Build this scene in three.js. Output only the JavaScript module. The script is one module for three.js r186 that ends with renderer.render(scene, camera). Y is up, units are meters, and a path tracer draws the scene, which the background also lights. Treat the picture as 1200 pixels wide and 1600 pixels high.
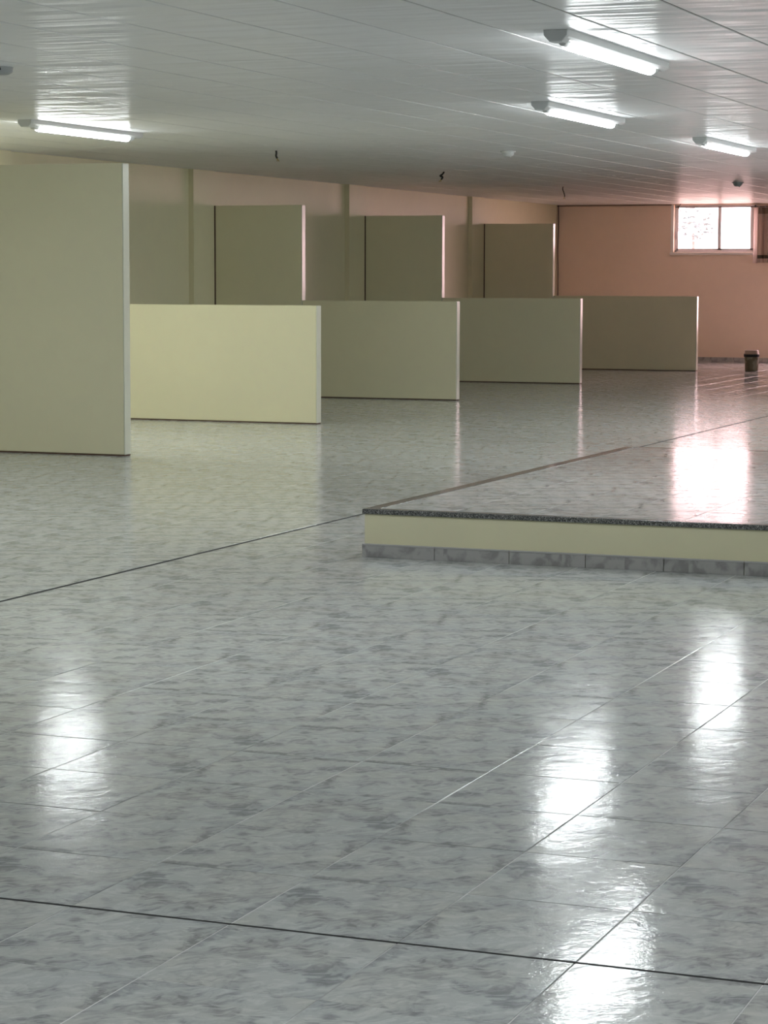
import * as THREE from 'three';
import { RoundedBoxGeometry } from 'three/addons/geometries/RoundedBoxGeometry.js';
import { mergeGeometries } from 'three/addons/utils/BufferGeometryUtils.js';
import { RectAreaLightUniformsLib } from 'three/addons/lights/RectAreaLightUniformsLib.js';

RectAreaLightUniformsLib.init();
const scene = new THREE.Scene();

// ------------------------------------------------------------------ camera, sky, exposure
const camera = new THREE.PerspectiveCamera(24.356, 1200 / 1600, 0.05, 300);
camera.position.set(0, 1.5, 0);
camera.rotation.set(-0.0981, 0.37642, 0.0025, 'YXZ');
camera.updateMatrixWorld(true);
camera.updateProjectionMatrix();
scene.add(camera);

const renderer = new THREE.WebGLRenderer({ antialias: true });
renderer.toneMapping = THREE.LinearToneMapping;
renderer.toneMappingExposure = 1.11;
renderer.shadowMap.enabled = true;

const SKY = new THREE.Color().setRGB(11.4, 7.6, 7.9);      // hazy daylight, rosy beside the greenish tubes
scene.background = SKY;
const TUBE = new THREE.Color().setRGB(0.945, 1.0, 1.015);    // cool white fluorescent light
const TUBE_GLOW = 36;                                       // what the eye sees of a diffuser
const TUBE_LIGHT = 37;                                      // light leaving a diffuser downwards

// ------------------------------------------------------------------ helpers
let seed = 20240611;
const rnd = () => { seed = (seed * 1664525 + 1013904223) >>> 0; return seed / 4294967296; };
const taken = new Map();
function numbered(name) {
  const n = taken.get(name) ?? 0; taken.set(name, n + 1);
  return n ? `${name}_${String(n).padStart(3, '0')}` : name;
}
function shade(o) { o.traverse((c) => { if (c.isMesh) { c.castShadow = true; c.receiveShadow = true; } }); return o; }
function mesh(name, geometry, material, parent) {
  const m = new THREE.Mesh(geometry, material); m.name = name; m.castShadow = true; m.receiveShadow = true;
  if (parent) parent.add(m);
  return m;
}
function thing(name, label, category, group, pos = [0, 0, 0]) {
  const g = new THREE.Group(); g.name = numbered(name); g.position.set(...pos);
  g.userData = { label, category }; if (group) g.userData.group = group;
  scene.add(g); return g;
}
function structure(name, label) {
  const g = new THREE.Group(); g.name = name; g.userData = { kind: 'structure', label, category: name.split('_')[0] };
  scene.add(g); return g;
}
// box between two corners, uv in metres on every face
function box(x0, x1, y0, y1, z0, z1) {
  const g = new THREE.BoxGeometry(x1 - x0, y1 - y0, z1 - z0);
  g.translate((x0 + x1) / 2, (y0 + y1) / 2, (z0 + z1) / 2);
  const p = g.attributes.position, n = g.attributes.normal, uv = g.attributes.uv;
  for (let i = 0; i < p.count; i++) {
    const ax = Math.abs(n.getX(i)), ay = Math.abs(n.getY(i));
    if (ax > 0.5) uv.setXY(i, p.getZ(i), p.getY(i));
    else if (ay > 0.5) uv.setXY(i, p.getX(i), p.getZ(i));
    else uv.setXY(i, p.getX(i), p.getY(i));
  }
  return g;
}
function rbox(x0, x1, y0, y1, z0, z1, r = 0.004, seg = 1) {
  const g = new RoundedBoxGeometry(x1 - x0, y1 - y0, z1 - z0, seg, r);
  g.translate((x0 + x1) / 2, (y0 + y1) / 2, (z0 + z1) / 2);
  const p = g.attributes.position, n = g.attributes.normal, uv = g.attributes.uv;
  for (let i = 0; i < p.count; i++) {
    const ax = Math.abs(n.getX(i)), ay = Math.abs(n.getY(i)), az = Math.abs(n.getZ(i));
    if (ax > ay && ax > az) uv.setXY(i, p.getZ(i), p.getY(i));
    else if (ay > az) uv.setXY(i, p.getX(i), p.getZ(i));
    else uv.setXY(i, p.getX(i), p.getY(i));
  }
  return g;
}
// ------------------------------------------------------------------ noise and textures
function hash(x, y, s) {
  let h = (x * 374761393 + y * 668265263 + s * 974711) | 0;
  h = Math.imul(h ^ (h >>> 13), 1274126177); h ^= h >>> 16;
  return (h >>> 0) / 4294967296;
}
function vnoise(x, y, s, per) {                    // value noise, periodic when per is given
  const xi = Math.floor(x), yi = Math.floor(y), fx = x - xi, fy = y - yi;
  const w = (a) => per ? ((a % per) + per) % per : a;
  const u = fx * fx * (3 - 2 * fx), v = fy * fy * (3 - 2 * fy);
  const a = hash(w(xi), w(yi), s), b = hash(w(xi + 1), w(yi), s), c = hash(w(xi), w(yi + 1), s), d = hash(w(xi + 1), w(yi + 1), s);
  return a + (b - a) * u + (c - a) * v + (a - b - c + d) * u * v;
}
function fbm(x, y, s, oct, per) {
  let t = 0, a = 0.5, n = 0, f = 1;
  for (let i = 0; i < oct; i++) { t += a * vnoise(x * f, y * f, s + i * 17, per ? per * f : 0); n += a; a *= 0.5; f *= 2; }
  return t / n;
}
const sm = (a, b, x) => { const t = Math.min(1, Math.max(0, (x - a) / (b - a))); return t * t * (3 - 2 * t); };
const toS = (c) => Math.round(255 * (c <= 0.0031308 ? 12.92 * c : 1.055 * Math.pow(c, 1 / 2.4) - 0.055));
function texture(size, fn, srgb) {
  const d = new Uint8Array(size * size * 4);
  for (let j = 0; j < size; j++) for (let i = 0; i < size; i++) {
    const c = fn(i / size, j / size), o = (j * size + i) * 4;
    if (srgb) { d[o] = toS(c[0]); d[o + 1] = toS(c[1]); d[o + 2] = toS(c[2]); }
    else d[o] = d[o + 1] = d[o + 2] = Math.max(0, Math.min(255, Math.round(c * 255)));
    d[o + 3] = 255;
  }
  const t = new THREE.DataTexture(d, size, size); t.wrapS = t.wrapT = THREE.RepeatWrapping;
  t.magFilter = THREE.LinearFilter; t.minFilter = THREE.LinearMipmapLinearFilter; t.generateMipmaps = true;
  if (srgb) t.colorSpace = THREE.SRGBColorSpace;
  t.needsUpdate = true; return t;
}
// the grey cloudy stone print of the floor tiles, one tile wide
function print(s) {
  return texture(512, (u, v) => {
    const wx = fbm(u * 5, v * 5, s, 3) - 0.5, wy = fbm(u * 5, v * 5, s + 50, 3) - 0.5;
    const cloud = fbm(u * 6 + wx * 2, v * 6 + wy * 2, s + 100, 5);
    const a = u * 0.85 + v * 0.53, b = v * 0.85 - u * 0.53;
    const stroke = fbm(a * 9 + wy * 4, b * 30 + wx * 9, s + 200, 5);
    const brush = fbm(a * 14 - wx * 4, b * 46 + wy * 9, s + 250, 4);
    const vein = 1 - Math.abs(2 * fbm(u * 5 + wx * 3, v * 5 + wy * 3, s + 300, 4) - 1);
    let k = 0.45 * sm(0.32, 0.70, cloud) + 0.50 * sm(0.42, 0.70, stroke) * sm(0.34, 0.60, cloud) + 0.16 * sm(0.94, 0.99, vein);
    const pale = sm(0.46, 0.70, brush);
    const fine = (hash(Math.floor(u * 512), Math.floor(v * 512), s) - 0.5) * 0.03;
    k = Math.min(1, k) - 0.30 * pale;
    const warm = fbm(u * 3, v * 3, s + 500, 2) - 0.5;
    const l = 0.505 - 0.255 * k + fine;
    return [l * (0.975 + 0.05 * warm), l, l * (0.965 - 0.07 * warm + 0.035 * k)];
  }, true);
}
const printA = print(11), printB = print(77);
const tileRelief = texture(512, (u, v) => 0.5 * fbm(u * 3, v * 3, 891, 2, 3) + 0.32 * fbm(u * 9, v * 9, 901, 2, 9) + 0.16 * fbm(u * 26, v * 26, 911, 2, 26) + 0.08 * vnoise(u * 90, v * 90, 931, 90));
const ceilingRelief = texture(1024, (u, v) => {
  const broad = fbm(u * 10, v * 24, 611, 2), ripple = fbm(u * 9, v * 70, 641, 2);
  return 0.62 * broad + 0.38 * ripple;
});
const paintRelief = texture(512, (u, v) => 0.6 * fbm(u * 60, v * 60, 411, 3, 60) + 0.4 * fbm(u * 8, v * 8, 431, 3, 8));
const paintPatch = (r, g, b, s, amount) => texture(256, (u, v) => {
  const k = 1 + amount * (fbm(u * 6, v * 6, s, 4, 6) - 0.5) + amount * 0.6 * (fbm(u * 22, v * 22, s + 9, 3, 22) - 0.5);
  return [r * k, g * k, b * k * (1 + 0.3 * (1 - k))];
}, true);
const granitePrint = texture(256, (u, v) => {
  const n = hash(Math.floor(u * 128), Math.floor(v * 128), 5), m = fbm(u * 30, v * 30, 8, 2, 30);
  const l = n > 0.82 ? 0.34 : n > 0.55 ? 0.18 : 0.05; const k = l * (0.6 + 0.8 * m);
  return [k, k * 1.01, k * 0.97];
}, true);
const skirtingPrint = texture(256, (u, v) => {
  const wx = fbm(u * 4, v * 4, 21, 3, 4) - 0.5;
  const k = sm(0.35, 0.7, fbm(u * 9 + wx * 2, v * 7 + wx, 31, 5));
  const l = 0.42 - 0.15 * k; return [l * 1.02, l, l * 0.97];
}, true);
const rep = (t, k, l = k) => { const c = t.clone(); c.repeat.set(k, l); c.needsUpdate = true; return c; };

// ------------------------------------------------------------------ materials
const std = (o) => new THREE.MeshPhysicalMaterial(o);
const lin = (r, g, b) => new THREE.Color().setRGB(r, g, b);
const tileMats = [printA, printB].map((map) => std({ map, roughness: 0.12, ior: 1.5, specularIntensity: 0.22, bumpMap: tileRelief, bumpScale: 0.0012 }));
const groutMat = std({ map: rep(texture(512, (u, v) => { const k = 0.27 + 0.4 * sm(0.4, 0.62, fbm(u * 20, v * 20, 57, 4, 20)); return [k, k, k * 0.98]; }, true), 1 / 8), roughness: 0.55 });
const jointMat = std({ color: lin(0.008, 0.008, 0.008), roughness: 0.95 });
const creamMap = paintPatch(0.75, 0.71, 0.485, 3, 0.05);
const cream = std({ map: rep(creamMap, 0.5), roughness: 0.5, bumpMap: rep(paintRelief, 1), bumpScale: 0.0006 });
const creamPanel = std({ map: rep(paintPatch(0.765, 0.725, 0.505, 61, 0.035), 0.6), roughness: 0.42, bumpMap: rep(paintRelief, 0.8), bumpScale: 0.0003 });
const peach = std({ map: rep(paintPatch(0.84, 0.67, 0.53, 91, 0.05), 0.5), roughness: 0.5, bumpMap: rep(paintRelief, 1), bumpScale: 0.0006 });
const capMat = std({ map: rep(paintPatch(0.68, 0.68, 0.56, 15, 0.05), 0.6), roughness: 0.24, specularIntensity: 0.6, bumpMap: rep(paintRelief, 0.6), bumpScale: 0.0004 });
const shadowBrown = std({ color: lin(0.10, 0.05, 0.03), roughness: 0.7 });  // dark brown painted in for the shadow gaps around the dividers
const ceilingMat = std({ color: lin(0.80, 0.805, 0.81), roughness: 0.32, specularIntensity: 0.45, bumpMap: rep(ceilingRelief, 1 / 8), bumpScale: 0.05 });
const grooveMat = std({ color: lin(0.06, 0.057, 0.055), roughness: 0.7 });
const slabMat = std({ color: lin(0.4, 0.4, 0.4), roughness: 0.9 });
const granite = std({ map: rep(granitePrint, 2.2), roughness: 0.12 });
const skirtMat = std({ map: rep(skirtingPrint, 1 / 0.42, 1 / 0.42), roughness: 0.22 });
const skirtTop = std({ color: lin(0.44, 0.43, 0.43), roughness: 0.3 });
const whitePlastic = std({ color: lin(0.62, 0.63, 0.63), roughness: 0.35 });
const greyPlastic = std({ color: lin(0.36, 0.38, 0.38), roughness: 0.45 });
const capPlastic = std({ color: lin(0.55, 0.57, 0.57), roughness: 0.4 });
const blackRubber = std({ color: lin(0.012, 0.012, 0.012), roughness: 0.5 });
const copper = std({ color: lin(0.4, 0.3, 0.12), roughness: 0.4, metalness: 0.6 });
const glowMat = std({ color: lin(0.8, 0.8, 0.8), roughness: 0.4, emissive: TUBE, emissiveIntensity: TUBE_GLOW });
const aluminium = std({ color: lin(0.66, 0.67, 0.70), roughness: 0.35, metalness: 0.15 });
const revealPaint = std({ color: lin(0.80, 0.77, 0.72), roughness: 0.5 });
const glass = std({ color: lin(1, 1, 1), roughness: 0.02, transmission: 1, thickness: 0, ior: 1.5 });

// ------------------------------------------------------------------ room shell
const XL = -13.32, XR = 6.0, ZF = -42.4, ZN = 9.0, CEIL = 2.86;
const winSpans = [[-11.1, -9.62, 1.99], [-9.15, -6.7, 0.6], [-6.4, -3.9, 1.2]];  // last two lie out of view, enlarged to let in more daylight
const WY1 = 2.845;

{ // floor: bed, tiles, joints
  const floor = structure('floor', 'glossy grey stone-print tile floor with pale grout');
  mesh('grout_bed', box(XL - 0.2, XR + 0.2, -0.2, -0.0011, ZF - 0.2, ZN + 0.2), groutMat, floor);
  const px = 0.42, pz = 0.4627, x0 = -5.683, z0 = -4.907, gap = 0.0031, dark = 0.013;
  const nI = [Math.ceil((XL - x0) / px), Math.floor((XR - x0) / px)];
  const nJ = [Math.ceil((ZF - z0) / pz) - 1, Math.floor((ZN - z0) / pz)];
  const darkX = (k) => k === 0, darkZ = (k) => k === 0 || k === -27;
  // a tile: top, bevel, sides; centred, uv 0..1
  function tileGeometry(w, d) {
    const b = 0.0012, pos = [], nor = [], uv = [], idx = [];
    const hw = w / 2, hd = d / 2;
    const ring = (e, y) => [[-hw + e, y, -hd + e], [hw - e, y, -hd + e], [hw - e, y, hd - e], [-hw + e, y, hd - e]];
    const R = [ring(b, 0), ring(0, -b * 0.7), ring(0, -0.006)];
    const quad = (A, B, C, D, n) => {
      const s = pos.length / 3;
      for (const q of [A, B, C, D]) { pos.push(...q); nor.push(...n); uv.push(q[0] / w + 0.5, 0.5 - q[2] / d); }
      idx.push(s, s + 2, s + 1, s, s + 3, s + 2);
    };
    quad(R[0][0], R[0][1], R[0][2], R[0][3], [0, 1, 0]);
    const out = [[0, 0, -1], [1, 0, 0], [0, 0, 1], [-1, 0, 0]];
    for (let k = 0; k < 4; k++) {
      const m = (k + 1) % 4, o = out[k];
      quad(R[0][m], R[0][k], R[1][k], R[1][m], [o[0] * 0.6, 0.8, o[2] * 0.6]);
      quad(R[1][m], R[1][k], R[2][k], R[2][m], o);
    }
    const g = new THREE.BufferGeometry();
    g.setAttribute('position', new THREE.Float32BufferAttribute(pos, 3));
    g.setAttribute('normal', new THREE.Float32BufferAttribute(nor, 3));
    g.setAttribute('uv', new THREE.Float32BufferAttribute(uv, 2)); g.setIndex(idx);
    return g;
  }
  const shapes = new Map();
  const shapeFor = (w, d) => { const k = w.toFixed(4) + d.toFixed(4); if (!shapes.has(k)) shapes.set(k, tileGeometry(w, d)); return shapes.get(k); };
  const list = [];
  const v = new THREE.Vector3();
  const inPlatform = (xa, xb, za, zb) => xa > -4.75 && xb < 0.45 && za > -16.95 && zb < -11.87;
  for (let i = nI[0] - 1; i <= nI[1]; i++) for (let j = nJ[0]; j <= nJ[1]; j++) {
    let xa = x0 + i * px + (darkX(i) ? 0.03 : gap) / 2, xb = x0 + (i + 1) * px - (darkX(i + 1) ? 0.03 : gap) / 2;
    let za = z0 + j * pz + (darkZ(j) ? dark : gap) / 2, zb = z0 + (j + 1) * pz - (darkZ(j + 1) ? dark : gap) / 2;
    xa = Math.max(xa, XL); xb = Math.min(xb, XR); za = Math.max(za, ZF); zb = Math.min(zb, ZN);
    if (xb - xa < 0.03 || zb - za < 0.03 || inPlatform(xa, xb, za, zb)) continue;
    const cx = (xa + xb) / 2, cz = (za + zb) / 2;
    v.set(cx, 0, cz).project(camera);
    const dist = Math.hypot(cx, cz), seen = cz < -3 && Math.abs(v.x) < 1.05 && Math.abs(v.y) < 1.05;
    list.push({ w: xb - xa, d: zb - za, cx, cz, dist, seen, kind: rnd() < 0.5 ? 0 : 1, turn: rnd() < 0.5 ? 0 : Math.PI, rx: (rnd() - 0.5) * 0.0026, rz: (rnd() - 0.5) * 0.0026, dy: (rnd() - 0.5) * 0.0005 });
  }
  list.sort((a, b) => (b.seen - a.seen) || (a.dist - b.dist));
  const rest = [[], []];
  list.forEach((t, n) => {
    const g = shapeFor(t.w, t.d);
    if (n < 300) {
      const m = mesh('tile', g, tileMats[t.kind], floor);
      m.position.set(t.cx, t.dy, t.cz); m.rotation.set(t.rx, t.turn, t.rz);
    } else {
      const M = new THREE.Matrix4().compose(new THREE.Vector3(t.cx, t.dy, t.cz), new THREE.Quaternion().setFromEuler(new THREE.Euler(t.rx, t.turn, t.rz)), new THREE.Vector3(1, 1, 1));
      rest[t.kind].push(g.clone().applyMatrix4(M));
    }
  });
  rest.forEach((r, k) => { const m = mesh('tile_field', mergeGeometries(r), tileMats[k], floor); m.userData.kind = 'stuff'; });
  mesh('expansion_joint', box(x0 - 0.0152, x0 + 0.0152, -0.01, -0.0008, ZF, ZN), jointMat, floor);
  for (const k of [0, -27]) mesh('expansion_joint', box(XL, XR, -0.01, -0.0005, z0 + k * pz - 0.0067, z0 + k * pz + 0.0067), jointMat, floor);
}

{ // ceiling of long glossy boards
  const ceiling = structure('ceiling', 'low ceiling of long glossy white plastic boards');
  mesh('slab', box(XL - 0.2, XR + 0.2, CEIL + 0.012, CEIL + 0.2, ZF - 0.2, ZN + 0.2), slabMat, ceiling);
  mesh('backing', box(XL, XR, CEIL + 0.006, CEIL + 0.012, ZF, ZN), grooveMat, ceiling);
  const pitch = 0.592, first = -3.09;
  for (let k = Math.floor((XL - first) / pitch); k * pitch + first < XR; k++) {
    const a = Math.max(XL, first + k * pitch + 0.008), b = Math.min(XR, first + (k + 1) * pitch - 0.008);
    if (b - a < 0.05) continue;
    // slightly crowned board with rounded long edges
    const w = b - a, s = new THREE.Shape(), sag = 0.0012 + rnd() * 0.0016;
    s.moveTo(-w / 2, 0.01); s.lineTo(-w / 2, 0.004);
    for (let i = 0; i <= 10; i++) { const t = i / 10 * 2 - 1; s.lineTo(t * (w / 2 - 0.003), -sag * (1 - t * t) + 0.0005); }
    s.lineTo(w / 2, 0.004); s.lineTo(w / 2, 0.01); s.closePath();
    const g = new THREE.ExtrudeGeometry(s, { depth: ZN - ZF, bevelEnabled: false, steps: 1 });
    const p = g.attributes.position, uv = g.attributes.uv, off = rnd() * 8;
    for (let i = 0; i < p.count; i++) uv.setXY(i, p.getX(i) + off, p.getZ(i) + off * 3.1);
    const m = mesh('board', g, ceilingMat, ceiling);
    m.position.set((a + b) / 2, CEIL, ZF); m.rotation.z = (rnd() - 0.5) * 0.004;
  }
}

{ // walls
  const left = structure('wall_left', 'long cream painted side wall with shallow pilasters');
  mesh('wall', box(XL - 0.2, XL, 0, CEIL + 0.01, ZF, ZN), cream, left);
  for (const z of [-17.85, -22.55, -27.62, -32.74, -38.1])
    mesh('pilaster', box(XL, -13.25, 0, CEIL, z, z + 0.62), cream, left);
  const right = structure('wall_right', 'plain cream painted wall on the right');
  mesh('wall', box(XR, XR + 0.2, 0, CEIL + 0.01, ZF, ZN), cream, right);
  const near = structure('wall_near', 'plain cream painted wall'); mesh('wall', box(XL - 0.2, XR + 0.2, 0, CEIL + 0.01, ZN, ZN + 0.2), cream, near);
  const far = structure('wall_far', 'peach end wall with high windows under the ceiling');
  const s = new THREE.Shape(); s.moveTo(XL - 0.2, 0); s.lineTo(XR + 0.2, 0); s.lineTo(XR + 0.2, CEIL + 0.01); s.lineTo(XL - 0.2, CEIL + 0.01); s.closePath();
  for (const [a, b, WY0] of winSpans) { const h = new THREE.Path(); h.moveTo(a, WY0); h.lineTo(b, WY0); h.lineTo(b, WY1); h.lineTo(a, WY1); h.closePath(); s.holes.push(h); }
  const g = new THREE.ExtrudeGeometry(s, { depth: 0.2, bevelEnabled: false }); g.translate(0, 0, ZF - 0.2);
  mesh('wall', g, peach, far);
  // tile skirting along the far wall
  const base = structure('baseboard_far', 'dark grey tile skirting along the end wall');
  const one = rbox(0, 0.416, 0, 0.09, 0, 0.012, 0.002);
  for (let x = XL; x < XR - 0.42; x += 0.42) { const m = mesh('tile', one, skirtMat, base); m.position.set(x, 0, ZF); }
  const bl = structure('baseboard_left', 'grey tile skirting along the side wall');
  const two = rbox(0, 0.012, 0, 0.09, 0, 0.456, 0.002);
  for (let z = -42; z < -23; z += 0.46) { const m = mesh('tile', two, skirtMat, bl); m.position.set(XL, 0, z); }
  // thin dark line in the far corner; dark strip for the crack under the ceiling
  const t1 = structure('trim_1', 'thin dark line down the far corner');
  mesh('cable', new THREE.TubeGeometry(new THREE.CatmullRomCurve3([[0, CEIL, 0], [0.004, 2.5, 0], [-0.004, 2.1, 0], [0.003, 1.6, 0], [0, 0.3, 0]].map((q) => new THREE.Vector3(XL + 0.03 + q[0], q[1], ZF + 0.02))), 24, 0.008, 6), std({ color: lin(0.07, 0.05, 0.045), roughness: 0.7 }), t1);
  const t2 = structure('trim_2', 'narrow dark strip for the crack between end wall and ceiling');
  mesh('crack_strip', rbox(XL, -11.14, CEIL - 0.028, CEIL - 0.002, ZF, ZF + 0.018, 0.004), std({ color: lin(0.30, 0.22, 0.17), roughness: 0.6 }), t2);
}

// ------------------------------------------------------------------ windows of the end wall
winSpans.forEach(([a, b, WY0], n) => {
  const w = structure(`window_${n + 1}`, n ? 'out of view sliding window in the end wall, enlarged for more daylight' : 'high aluminium sliding window with a white reveal');
  const zi = ZF - 0.12, f = 0.032, mid = a + (b - a) * 0.565;
  const r = 0.05;                                    // painted raised border around the opening
  mesh('reveal', box(a - r, a, WY0 - r, WY1, ZF, ZF + 0.012), revealPaint, w);
  mesh('reveal', box(b, b + r, WY0 - r, WY1, ZF, ZF + 0.012), revealPaint, w);
  mesh('sill', rbox(a - r - 0.01, b + r + 0.01, WY0 - r, WY0 - 0.002, ZF, ZF + 0.03, 0.004), revealPaint, w);
  mesh('frame', mergeGeometries([box(a, a + f, WY0, WY1, zi - 0.03, zi + 0.03), box(b - f, b, WY0, WY1, zi - 0.03, zi + 0.03), box(a, b, WY0, WY0 + f, zi - 0.03, zi + 0.03), box(a, b, WY1 - 0.03, WY1, zi - 0.03, zi + 0.03)]), aluminium, w);
  const sashes = [[a + f, mid + 0.02, zi + 0.012], [mid - 0.02, b - f, zi - 0.012]];
  sashes.forEach(([p, q, z], k) => {
    const s = mesh('sash', mergeGeometries([box(p, p + 0.03, WY0 + f, WY1 - 0.03, z - 0.01, z + 0.01), box(q - 0.06, q, WY0 + f, WY1 - 0.03, z - 0.01, z + 0.01), box(p, q, WY0 + f, WY0 + f + 0.035, z - 0.01, z + 0.01), box(p, q, WY1 - 0.05, WY1 - 0.03, z - 0.01, z + 0.01)]), aluminium, w);
    mesh('pane', box(p + 0.03, q - 0.04, WY0 + f + 0.035, WY1 - 0.05, z - 0.002, z + 0.002), glass, s);
    if (!k) mesh('latch', rbox(p - 0.012, p + 0.03, 2.22, 2.36, z + 0.01, z + 0.035, 0.006), aluminium, s);
  });
});

// ------------------------------------------------------------------ outdoors beyond the windows
{
  const ground = structure('ground', 'pale dusty ground outside the windows');
  mesh('ground', box(-80, 80, -0.3, -0.21, -140, 60), std({ color: lin(0.42, 0.38, 0.33), roughness: 0.95 }), ground);
  const tree = thing('tree', 'pale leafy tree outside the high window', 'tree', null, [-12.78, -0.21, -50.5]);
  const bark = std({ color: lin(0.2, 0.18, 0.17), roughness: 0.9 });
  mesh('trunk', new THREE.CylinderGeometry(0.03, 0.06, 2.7, 10).translate(0, 1.35, 0), bark, tree);
  const leafMat = std({ color: lin(0.14, 0.20, 0.21), roughness: 0.6, side: THREE.DoubleSide });
  const leaves = [];
  for (let i = 0; i < 230; i++) {
    const g = new THREE.PlaneGeometry(0.14, 0.06, 2, 1), p = g.attributes.position;
    for (let k = 0; k < p.count; k++) { const x = p.getX(k); p.setY(k, p.getY(k) * (1 - Math.abs(x) / 0.075)); p.setZ(k, x * x * 2); }
    g.rotateX(rnd() * 6.3); g.rotateY(rnd() * 6.3);
    const r = 0.5 * Math.cbrt(rnd()), t = rnd() * 6.283, c = rnd() * 2 - 1, q = Math.sqrt(1 - c * c);
    g.translate(r * q * Math.cos(t), 2.9 + r * c * 0.8, r * q * Math.sin(t)); leaves.push(g);
  }
  const crown = mesh('foliage', mergeGeometries(leaves), leafMat, tree); crown.userData.kind = 'stuff';
}

// ------------------------------------------------------------------ raised platform
{
  const x0 = -4.80, x1 = 0.5, z1 = -11.82, z0 = -17.02, top = 0.262;
  const p = thing('platform', 'low raised platform with cream sides, tiled top and dark granite edging', 'platform', null, [0, 0, 0]);
  mesh('plinth', box(x0 + 0.012, x1, 0, top - 0.028, z0 + 0.012, z1 - 0.012), std({ map: rep(creamMap, 0.5), roughness: 0.45, bumpMap: rep(paintRelief, 1), bumpScale: 0.0006 }), p);
  const e = 0.085;
  mesh('edging', rbox(x0, x1, top - 0.028, top, z1 - 0.06, z1, 0.005, 2), granite, p);
  mesh('edging', rbox(x0, x0 + e, top - 0.028, top, z0, z1 - 0.0605, 0.005, 2), granite, p);
  mesh('edging', rbox(x0 + e + 0.0005, x1, top - 0.028, top, z0, z0 + e, 0.005, 2), granite, p);
  mesh('bed', box(x0 + e, x1, top - 0.028, top - 0.0035, z0 + e, z1 - 0.06), groutMat, p);
  const px = 0.42, pz = 0.4627;
  const shapes = new Map();
  for (let i = 0; i < 13; i++) for (let j = 0; j < 12; j++) {
    const xa = x0 + e + 0.002 + i * px, xb = Math.min(xa + px - 0.0035, x1), zb = z1 - 0.062 - j * pz, za = Math.max(zb - pz + 0.0035, z0 + e + 0.002);
    if (xb - xa < 0.03 || zb - za < 0.03) continue;
    const key = (xb - xa).toFixed(3) + (zb - za).toFixed(3);
    if (!shapes.has(key)) {
      const w = xb - xa, d = zb - za, g = new RoundedBoxGeometry(w, 0.008, d, 1, 0.0012), q = g.attributes.position, uv = g.attributes.uv;
      for (let k = 0; k < q.count; k++) uv.setXY(k, q.getX(k) / px + 0.5, 0.5 - q.getZ(k) / pz);
      shapes.set(key, g);
    }
    const m = mesh('tile', shapes.get(key), tileMats[(i * 7 + j * 3 + (i * j) % 2) % 2], p);
    m.position.set((xa + xb) / 2, top - 0.0045 + (rnd() - 0.5) * 0.0004, (za + zb) / 2);
    m.rotation.set((rnd() - 0.5) * 0.0026, rnd() < 0.5 ? 0 : Math.PI, (rnd() - 0.5) * 0.0026);
  }
  // skirting tiles
  const piece = rbox(0, 0.4165, 0, 0.064, 0, 0.012, 0.0015), cap = rbox(0, 0.4185, 0, 0.009, -0.001, 0.014, 0.002);
  const pieces = [0, 0.13, 0.29, 0.37, 0.21].map((d) => { const g = piece.clone(), uv = g.attributes.uv; for (let k = 0; k < uv.count; k++) uv.setXY(k, uv.getX(k) + d, uv.getY(k) + d * 2.3); return g; });
  for (let x = x0, n = 0; x < x1 - 0.4; x += 0.42, n++) {
    const m = mesh('skirting_tile', pieces[(n * 3) % 5], skirtMat, p); m.position.set(x, 0, z1 - 0.012);
    const c = mesh('cap', cap, skirtTop, m); c.position.set(0, 0.0642, 0);
  }
  const side = rbox(0, 0.012, 0, 0.064, 0, 0.459, 0.0015);
  for (let z = z1 - 0.012 - 0.4627; z > z0; z -= 0.4627) { const m = mesh('skirting_tile', side, skirtMat, p); m.position.set(x0, 0, z); }
}

// ------------------------------------------------------------------ partitions
const T = 0.11;
function partition(name, label, group, xa, xb, h, zf, edge) {
  const o = thing(name, label, 'divider', group, [(xa + xb) / 2, 0, zf - T / 2]);
  const w = (xb - xa) / 2;
  mesh('base_shadow_strip', box(-w + 0.006, w - 0.006, 0, 0.012, -T / 2 + 0.006, T / 2 - 0.006), shadowBrown, o);  // shadow line at the floor, put in as a dark strip
  mesh('panel', rbox(-w, w - 0.012, 0.012, h, -T / 2, T / 2, 0.004, 2), creamPanel, o);
  mesh('end_cap', rbox(w - 0.0115, w, 0.012, h - 0.002, -T / 2 + 0.002, T / 2 - 0.002, 0.003, 2), capMat, o);
  if (edge) {
    mesh('gap_shadow_strip', box(-w - 0.016, -w, 0.012, h, -T / 2, T / 2 + 0.004), shadowBrown, o);  // shade of the gap at the wall, painted as a brown strip
  }
  return o;
}
partition('tall_divider', 'big tall cream partition nearest the camera, cut by the left edge', null, -13.25, -9.385, 2.455, -17.79, false);
const low = [[-9.64, -22.5, 'brightest low cream partition, beside the tall nearest slab'], [-9.95, -27.6, 'second low partition from the left, with a pinkish lit end'], [-9.918, -32.72, 'third low partition from the left, olive toned'], [-9.565, -38.1, 'farthest low partition, brown and shaded, before the end wall']];
for (const [xb, z, label] of low) partition('low_divider', label, 'low partitions along the aisle', -12.025, xb, 1.222, z, false);
const tall = [[-22.5, 'tall partition hidden behind the big nearest slab'], [-27.6, 'tall partition panel behind the brightest low partition'], [-32.72, 'tall partition panel behind the second low partition'], [-38.08, 'tall partition panel nearest the far corner']];
for (const [z, label] of tall) partition('tall_divider', label, 'tall partitions against the side wall', -13.235, -12.03, 2.42, z, true);

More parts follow.
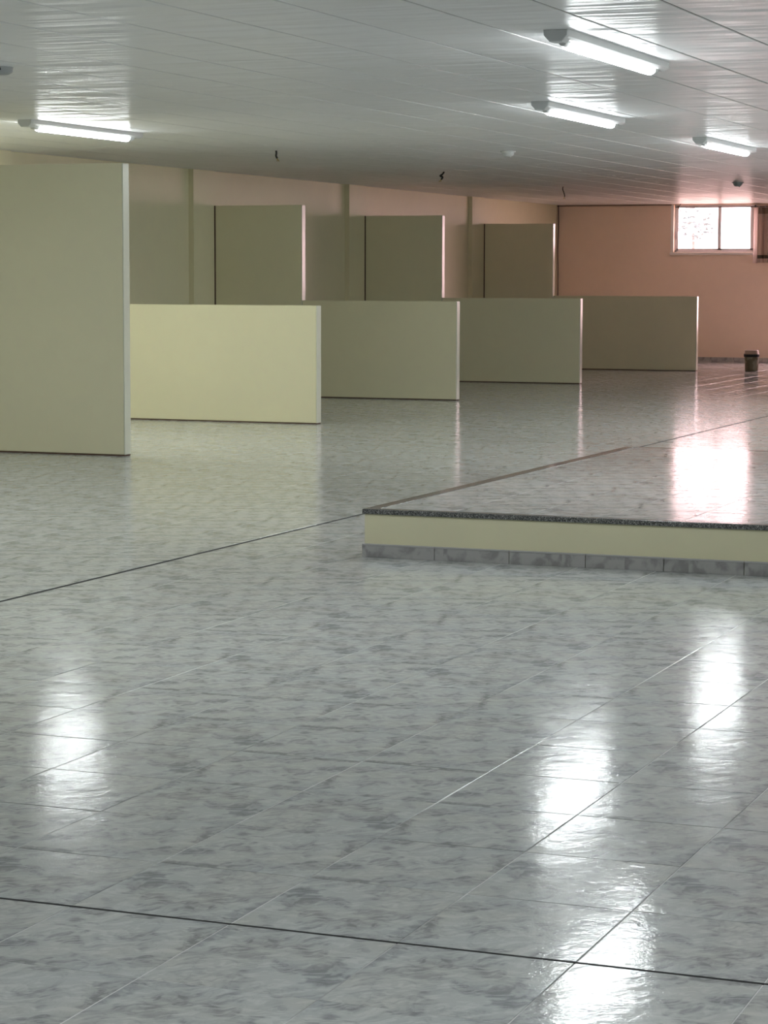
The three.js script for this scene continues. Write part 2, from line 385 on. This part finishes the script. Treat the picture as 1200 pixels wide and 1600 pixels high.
// ------------------------------------------------------------------ ceiling lamps
function lamp(label, x, zn, len, lit = true) {
  const o = thing('ceiling_lamp', label, 'lamp', 'fluorescent ceiling lamps', [x, CEIL, zn - len / 2]);
  // housing: trapezoid section, extruded along z
  const s = new THREE.Shape(); s.moveTo(-0.066, 0); s.lineTo(0.066, 0); s.lineTo(0.064, -0.03); s.lineTo(0.046, -0.042); s.lineTo(-0.046, -0.042); s.lineTo(-0.064, -0.03); s.closePath();
  const body = new THREE.ExtrudeGeometry(s, { depth: len - 0.08, bevelEnabled: true, bevelSize: 0.004, bevelThickness: 0.004, bevelSegments: 2 }); body.translate(0, -0.004, -(len - 0.08) / 2);
  mesh('housing', body, whitePlastic, o);
  const c = new THREE.Shape(); c.moveTo(-0.066, 0); c.lineTo(0.066, 0); c.lineTo(0.064, -0.026); c.lineTo(0.034, -0.058); c.lineTo(-0.034, -0.058); c.lineTo(-0.064, -0.026); c.closePath();
  for (const e of [1, -1]) {
    const cap = new THREE.ExtrudeGeometry(c, { depth: 0.1, bevelEnabled: true, bevelSize: 0.004, bevelThickness: 0.008, bevelSegments: 2 });
    cap.translate(0, -0.004, -0.05); const m = mesh('end_cap', cap, capPlastic, o); m.position.z = e * (len / 2 - 0.06);
    if (e < 0) m.scale.set(0.85, 0.8, 0.8);
  }
  const L = len - 0.42, R = 0.036;
  const tube = new THREE.CapsuleGeometry(R, L - 2 * R, 10, 20); tube.rotateX(Math.PI / 2); tube.scale(1.05, 0.9, 1);
  const d = mesh('diffuser', tube, lit ? glowMat : whitePlastic, o); d.position.set(0, -0.06, 0);
  for (const z of [-L / 2 - 0.03, L / 2 + 0.03]) { const k = mesh('holder', new THREE.CylinderGeometry(0.024, 0.028, 0.09, 14).rotateX(Math.PI / 2), whitePlastic, o); k.position.set(0, -0.054, z); }
  if (lit) {
    const l = new THREE.RectAreaLight(TUBE, TUBE_LIGHT, 0.066, L); l.position.set(0, -0.095, 0); l.rotation.x = -Math.PI / 2; o.add(l);
  }
  return o;
}
lamp('lit tube lamp largest and nearest, above the platform front', -3.98, -12.6, 2.2);
lamp('lit tube lamp second in the right hand row', -5.68, -17.6, 2.2);
lamp('lit tube lamp farthest away, right of the others', -5.65, -22.5, 2.2);
lamp('lit tube lamp at far left above the tall nearest slab', -10.5, -18.1, 2.12);
const unseen = [[-10.5, -12.9, 'far beyond the left edge before the tall nearest slab'], [-12.7, -18.0, 'beyond the left edge behind the tall nearest slab'], [-7.2, -7.6, 'far left of the camera'],  // lamps added out of view to fill in light
  [-3.98, -7.6, 'overhead before the camera'], [1.2, -7.6, 'right of the camera'], [-1.4, -2.4, 'overhead of the camera'],
  [-1.4, -12.6, 'just beyond the right edge over the platform front'], [-1.4, -17.6, 'just beyond the right edge over the platform back'], [2.6, -12.6, 'along the right wall level with the platform front'], [2.6, -17.6, 'along the right wall level with the platform back'],
  [-3.6, -20.4, 'beyond the right edge just behind the platform'], [-3.9, -25.4, 'beyond the right edge in the middle of the hall'], [-1.0, -20.4, 'beyond the right edge well behind the platform'], [-1.3, -25.4, 'well beyond the right edge in the middle hall'], [-4.9, -26.9, 'just beyond the right edge past the farthest visible lamp'], [1.6, -22.5, 'along the right wall behind the platform'], [1.6, -27.5, 'along the right wall in the middle of the hall'], [-8.3, -11.0, 'just beyond the left edge before the tall nearest slab']];
for (const [x, z, where] of unseen) lamp(`added unseen tube lamp ${where}`, x, z, 2.2);

// ------------------------------------------------------------------ small ceiling fittings
function detector(label, x, z, m) {
  const o = thing('smoke_detector', label, 'detector', 'smoke detectors', [x, CEIL, z]);
  mesh('base', new THREE.CylinderGeometry(0.085, 0.08, 0.014, 28).translate(0, -0.009, 0), m, o);
  mesh('dome', new THREE.LatheGeometry([[0, -0.062], [0.03, -0.06], [0.05, -0.052], [0.062, -0.036], [0.066, -0.016]].map((q) => new THREE.Vector2(...q)), 28), m, o);
  mesh('sensor', new THREE.SphereGeometry(0.012, 10, 8).translate(0.03, -0.06, 0.02), whitePlastic, o);
}
detector('white round smoke detector in the middle of the ceiling', -8.19, -24.3, whitePlastic);
detector('dark round smoke detector on the ceiling before the window', -7.75, -33.1, greyPlastic);
function wire(label, x, z, pts, r) {
  const o = thing('loose_wire', label, 'wire', 'bare wires hanging from the ceiling', [x, CEIL, z]);
  mesh('sleeve', new THREE.TubeGeometry(new THREE.CatmullRomCurve3(pts.map((q) => new THREE.Vector3(...q))), 24, r, 7), blackRubber, o);
  const e = pts[pts.length - 1], f = pts[pts.length - 2];
  const dir = new THREE.Vector3(e[0] - f[0], e[1] - f[1], e[2] - f[2]).normalize();
  for (const s of [-1, 1]) {
    const a = new THREE.Vector3(...e), b = a.clone().addScaledVector(dir, 0.03).add(new THREE.Vector3(s * 0.012, -0.004, 0));
    mesh('core', new THREE.TubeGeometry(new THREE.LineCurve3(a, b), 2, r * 0.4, 5), copper, o);
  }
}
wire('short straight wire above the first tall panel', -10.5, -23.4, [[0, 0, 0], [0.003, -0.03, 0], [0.0, -0.06, 0], [0.012, -0.085, 0]], 0.011);
wire('kinked black wire above the second tall panel', -10.56, -28.7, [[0.03, 0, 0], [0.01, -0.03, 0], [-0.025, -0.055, 0], [0.01, -0.07, 0], [-0.01, -0.1, 0]], 0.012);
wire('longest wire hanging near the far corner', -10.53, -33.8, [[0, 0, 0], [-0.006, -0.04, 0], [0.01, -0.09, 0], [0.022, -0.14, 0], [0.02, -0.155, 0]], 0.009);
{
  const o = thing('junction_box', 'grey ceiling fitting with a black cable at the left edge', 'fitting', null, [-8.07, CEIL, -13.6]);
  mesh('cover', new THREE.LatheGeometry([[0, -0.05], [0.06, -0.048], [0.085, -0.034], [0.09, 0]].map((q) => new THREE.Vector2(...q)), 28), greyPlastic, o);
  mesh('cable', new THREE.TubeGeometry(new THREE.CatmullRomCurve3([[-0.25, -0.006, 0.04], [-0.1, -0.012, 0.11], [0.02, -0.03, 0.12], [0.07, -0.02, 0.1]].map((q) => new THREE.Vector3(...q))), 20, 0.009, 7), blackRubber, o);
}

// ------------------------------------------------------------------ curtain and rod
{
  const rod = thing('curtain_rod', 'thin dark curtain rod across the window top', 'curtain rod', null, [-9.3, 2.80, ZF + 0.085]);
  const rm = std({ color: lin(0.12, 0.11, 0.1), roughness: 0.4, metalness: 0.5 });
  mesh('bar', new THREE.CylinderGeometry(0.008, 0.008, 3.6, 10).rotateZ(Math.PI / 2).translate(0.05, 0, 0), rm, rod);
  for (const x of [-1.7, -0.28, 1.85]) mesh('bracket', rbox(x - 0.01, x + 0.01, -0.012, 0.03, -0.07, 0.012, 0.003), rm, rod);
  const c = thing('curtain', 'beige pleated curtain with a dark band, right of the window', 'curtain', null, [-9.6, 1.80, ZF + 0.085]);
  const cloth = std({ color: lin(0.46, 0.36, 0.29), roughness: 0.95, transmission: 0.22, thickness: 0, side: THREE.DoubleSide, sheen: 0.3, sheenRoughness: 0.8 });
  const band = std({ color: lin(0.05, 0.045, 0.03), roughness: 0.9, side: THREE.DoubleSide });
  const sheerCloth = std({ color: lin(0.80, 0.68, 0.63), roughness: 0.95, transmission: 0.5, thickness: 0, side: THREE.DoubleSide });
  function drape(x0, x1, y0, y1, folds, amp, flare = 0, lift = 0) {
    const g = new THREE.PlaneGeometry(1, 1, Math.ceil(folds * 14), 24), p = g.attributes.position;
    for (let i = 0; i < p.count; i++) {
      const u = p.getX(i) + 0.5, y = y0 + (y1 - y0) * (p.getY(i) + 0.5), v = y / 0.98, x = x0 + (x1 - x0) * u;
      const k = u * folds * Math.PI * 2, a = amp * (0.65 + 0.35 * Math.sin(u * 9 + 1)) * (1 - 0.35 * v);
      p.setXYZ(i, x + flare * (1 - v) * Math.sin(u * 7), y, a * Math.sin(k + 0.5 * Math.sin(v * 3 + u * 5)) + 0.4 * a * Math.sin(2.3 * k + 1.2 * (1 - v)) + lift);
    }
    g.computeVertexNormals(); return g;
  }
  mesh('cloth', drape(0.075, 0.72, 0.0, 0.98, 5, 0.048, 0.012), cloth, c);
  mesh('header', drape(0.075, 0.72, 0.87, 0.985, 5, 0.048, 0.012, 0.004), std({ color: lin(0.20, 0.15, 0.11), roughness: 0.95, side: THREE.DoubleSide }), c);
  mesh('band', drape(0.075, 0.72, 0.075, 0.135, 5, 0.048, 0.012, 0.004), band, c);
  mesh('lining', drape(-0.01, 0.085, -0.01, 0.98, 1, 0.02), sheerCloth, c);
  for (let i = 0; i < 6; i++) mesh('ring', new THREE.TorusGeometry(0.018, 0.005, 8, 14).rotateY(Math.PI / 2).translate(0.09 + i * 0.115, 1.0, 0), whitePlastic, c);
  const h = thing('hanging_cable', 'thin dark cable end hooked over the window corner', 'cable', null, [-10.98, CEIL, ZF + 0.05]);
  mesh('cable', new THREE.TubeGeometry(new THREE.CatmullRomCurve3([[0.02, 0, 0], [-0.01, -0.04, 0], [-0.012, -0.08, 0], [0.02, -0.13, 0], [0.07, -0.15, 0]].map((q) => new THREE.Vector3(...q))), 24, 0.007, 6), blackRubber, h);
}

// ------------------------------------------------------------------ bucket
{
  const b = thing('bucket', 'small olive brown plastic bucket with a black band by the end wall', 'bucket', null, [-8.735, 0, -38.5]);
  const V = (a) => a.map((q) => new THREE.Vector2(...q));
  const bodyMap = texture(128, (u, v) => { const k = sm(0.45, 0.6, fbm(u * 8, v * 5, 71, 3, 8)); return [0.12 + 0.10 * k, 0.10 + 0.11 * k, 0.055 + 0.09 * k]; }, true);
  mesh('body', new THREE.LatheGeometry(V([[0, 0.004], [0.098, 0], [0.106, 0.006], [0.112, 0.13], [0.118, 0.235]]), 32), std({ map: bodyMap, roughness: 0.4 }), b);
  mesh('rim_band', new THREE.LatheGeometry(V([[0.118, 0.233], [0.128, 0.236], [0.130, 0.276], [0.124, 0.28]]), 32), blackRubber, b);
  mesh('lid', new THREE.LatheGeometry(V([[0.124, 0.28], [0.116, 0.295], [0.112, 0.335], [0.104, 0.345], [0, 0.345]]), 32), std({ color: lin(0.40, 0.29, 0.22), roughness: 0.4 }), b);
}

renderer.render(scene, camera);
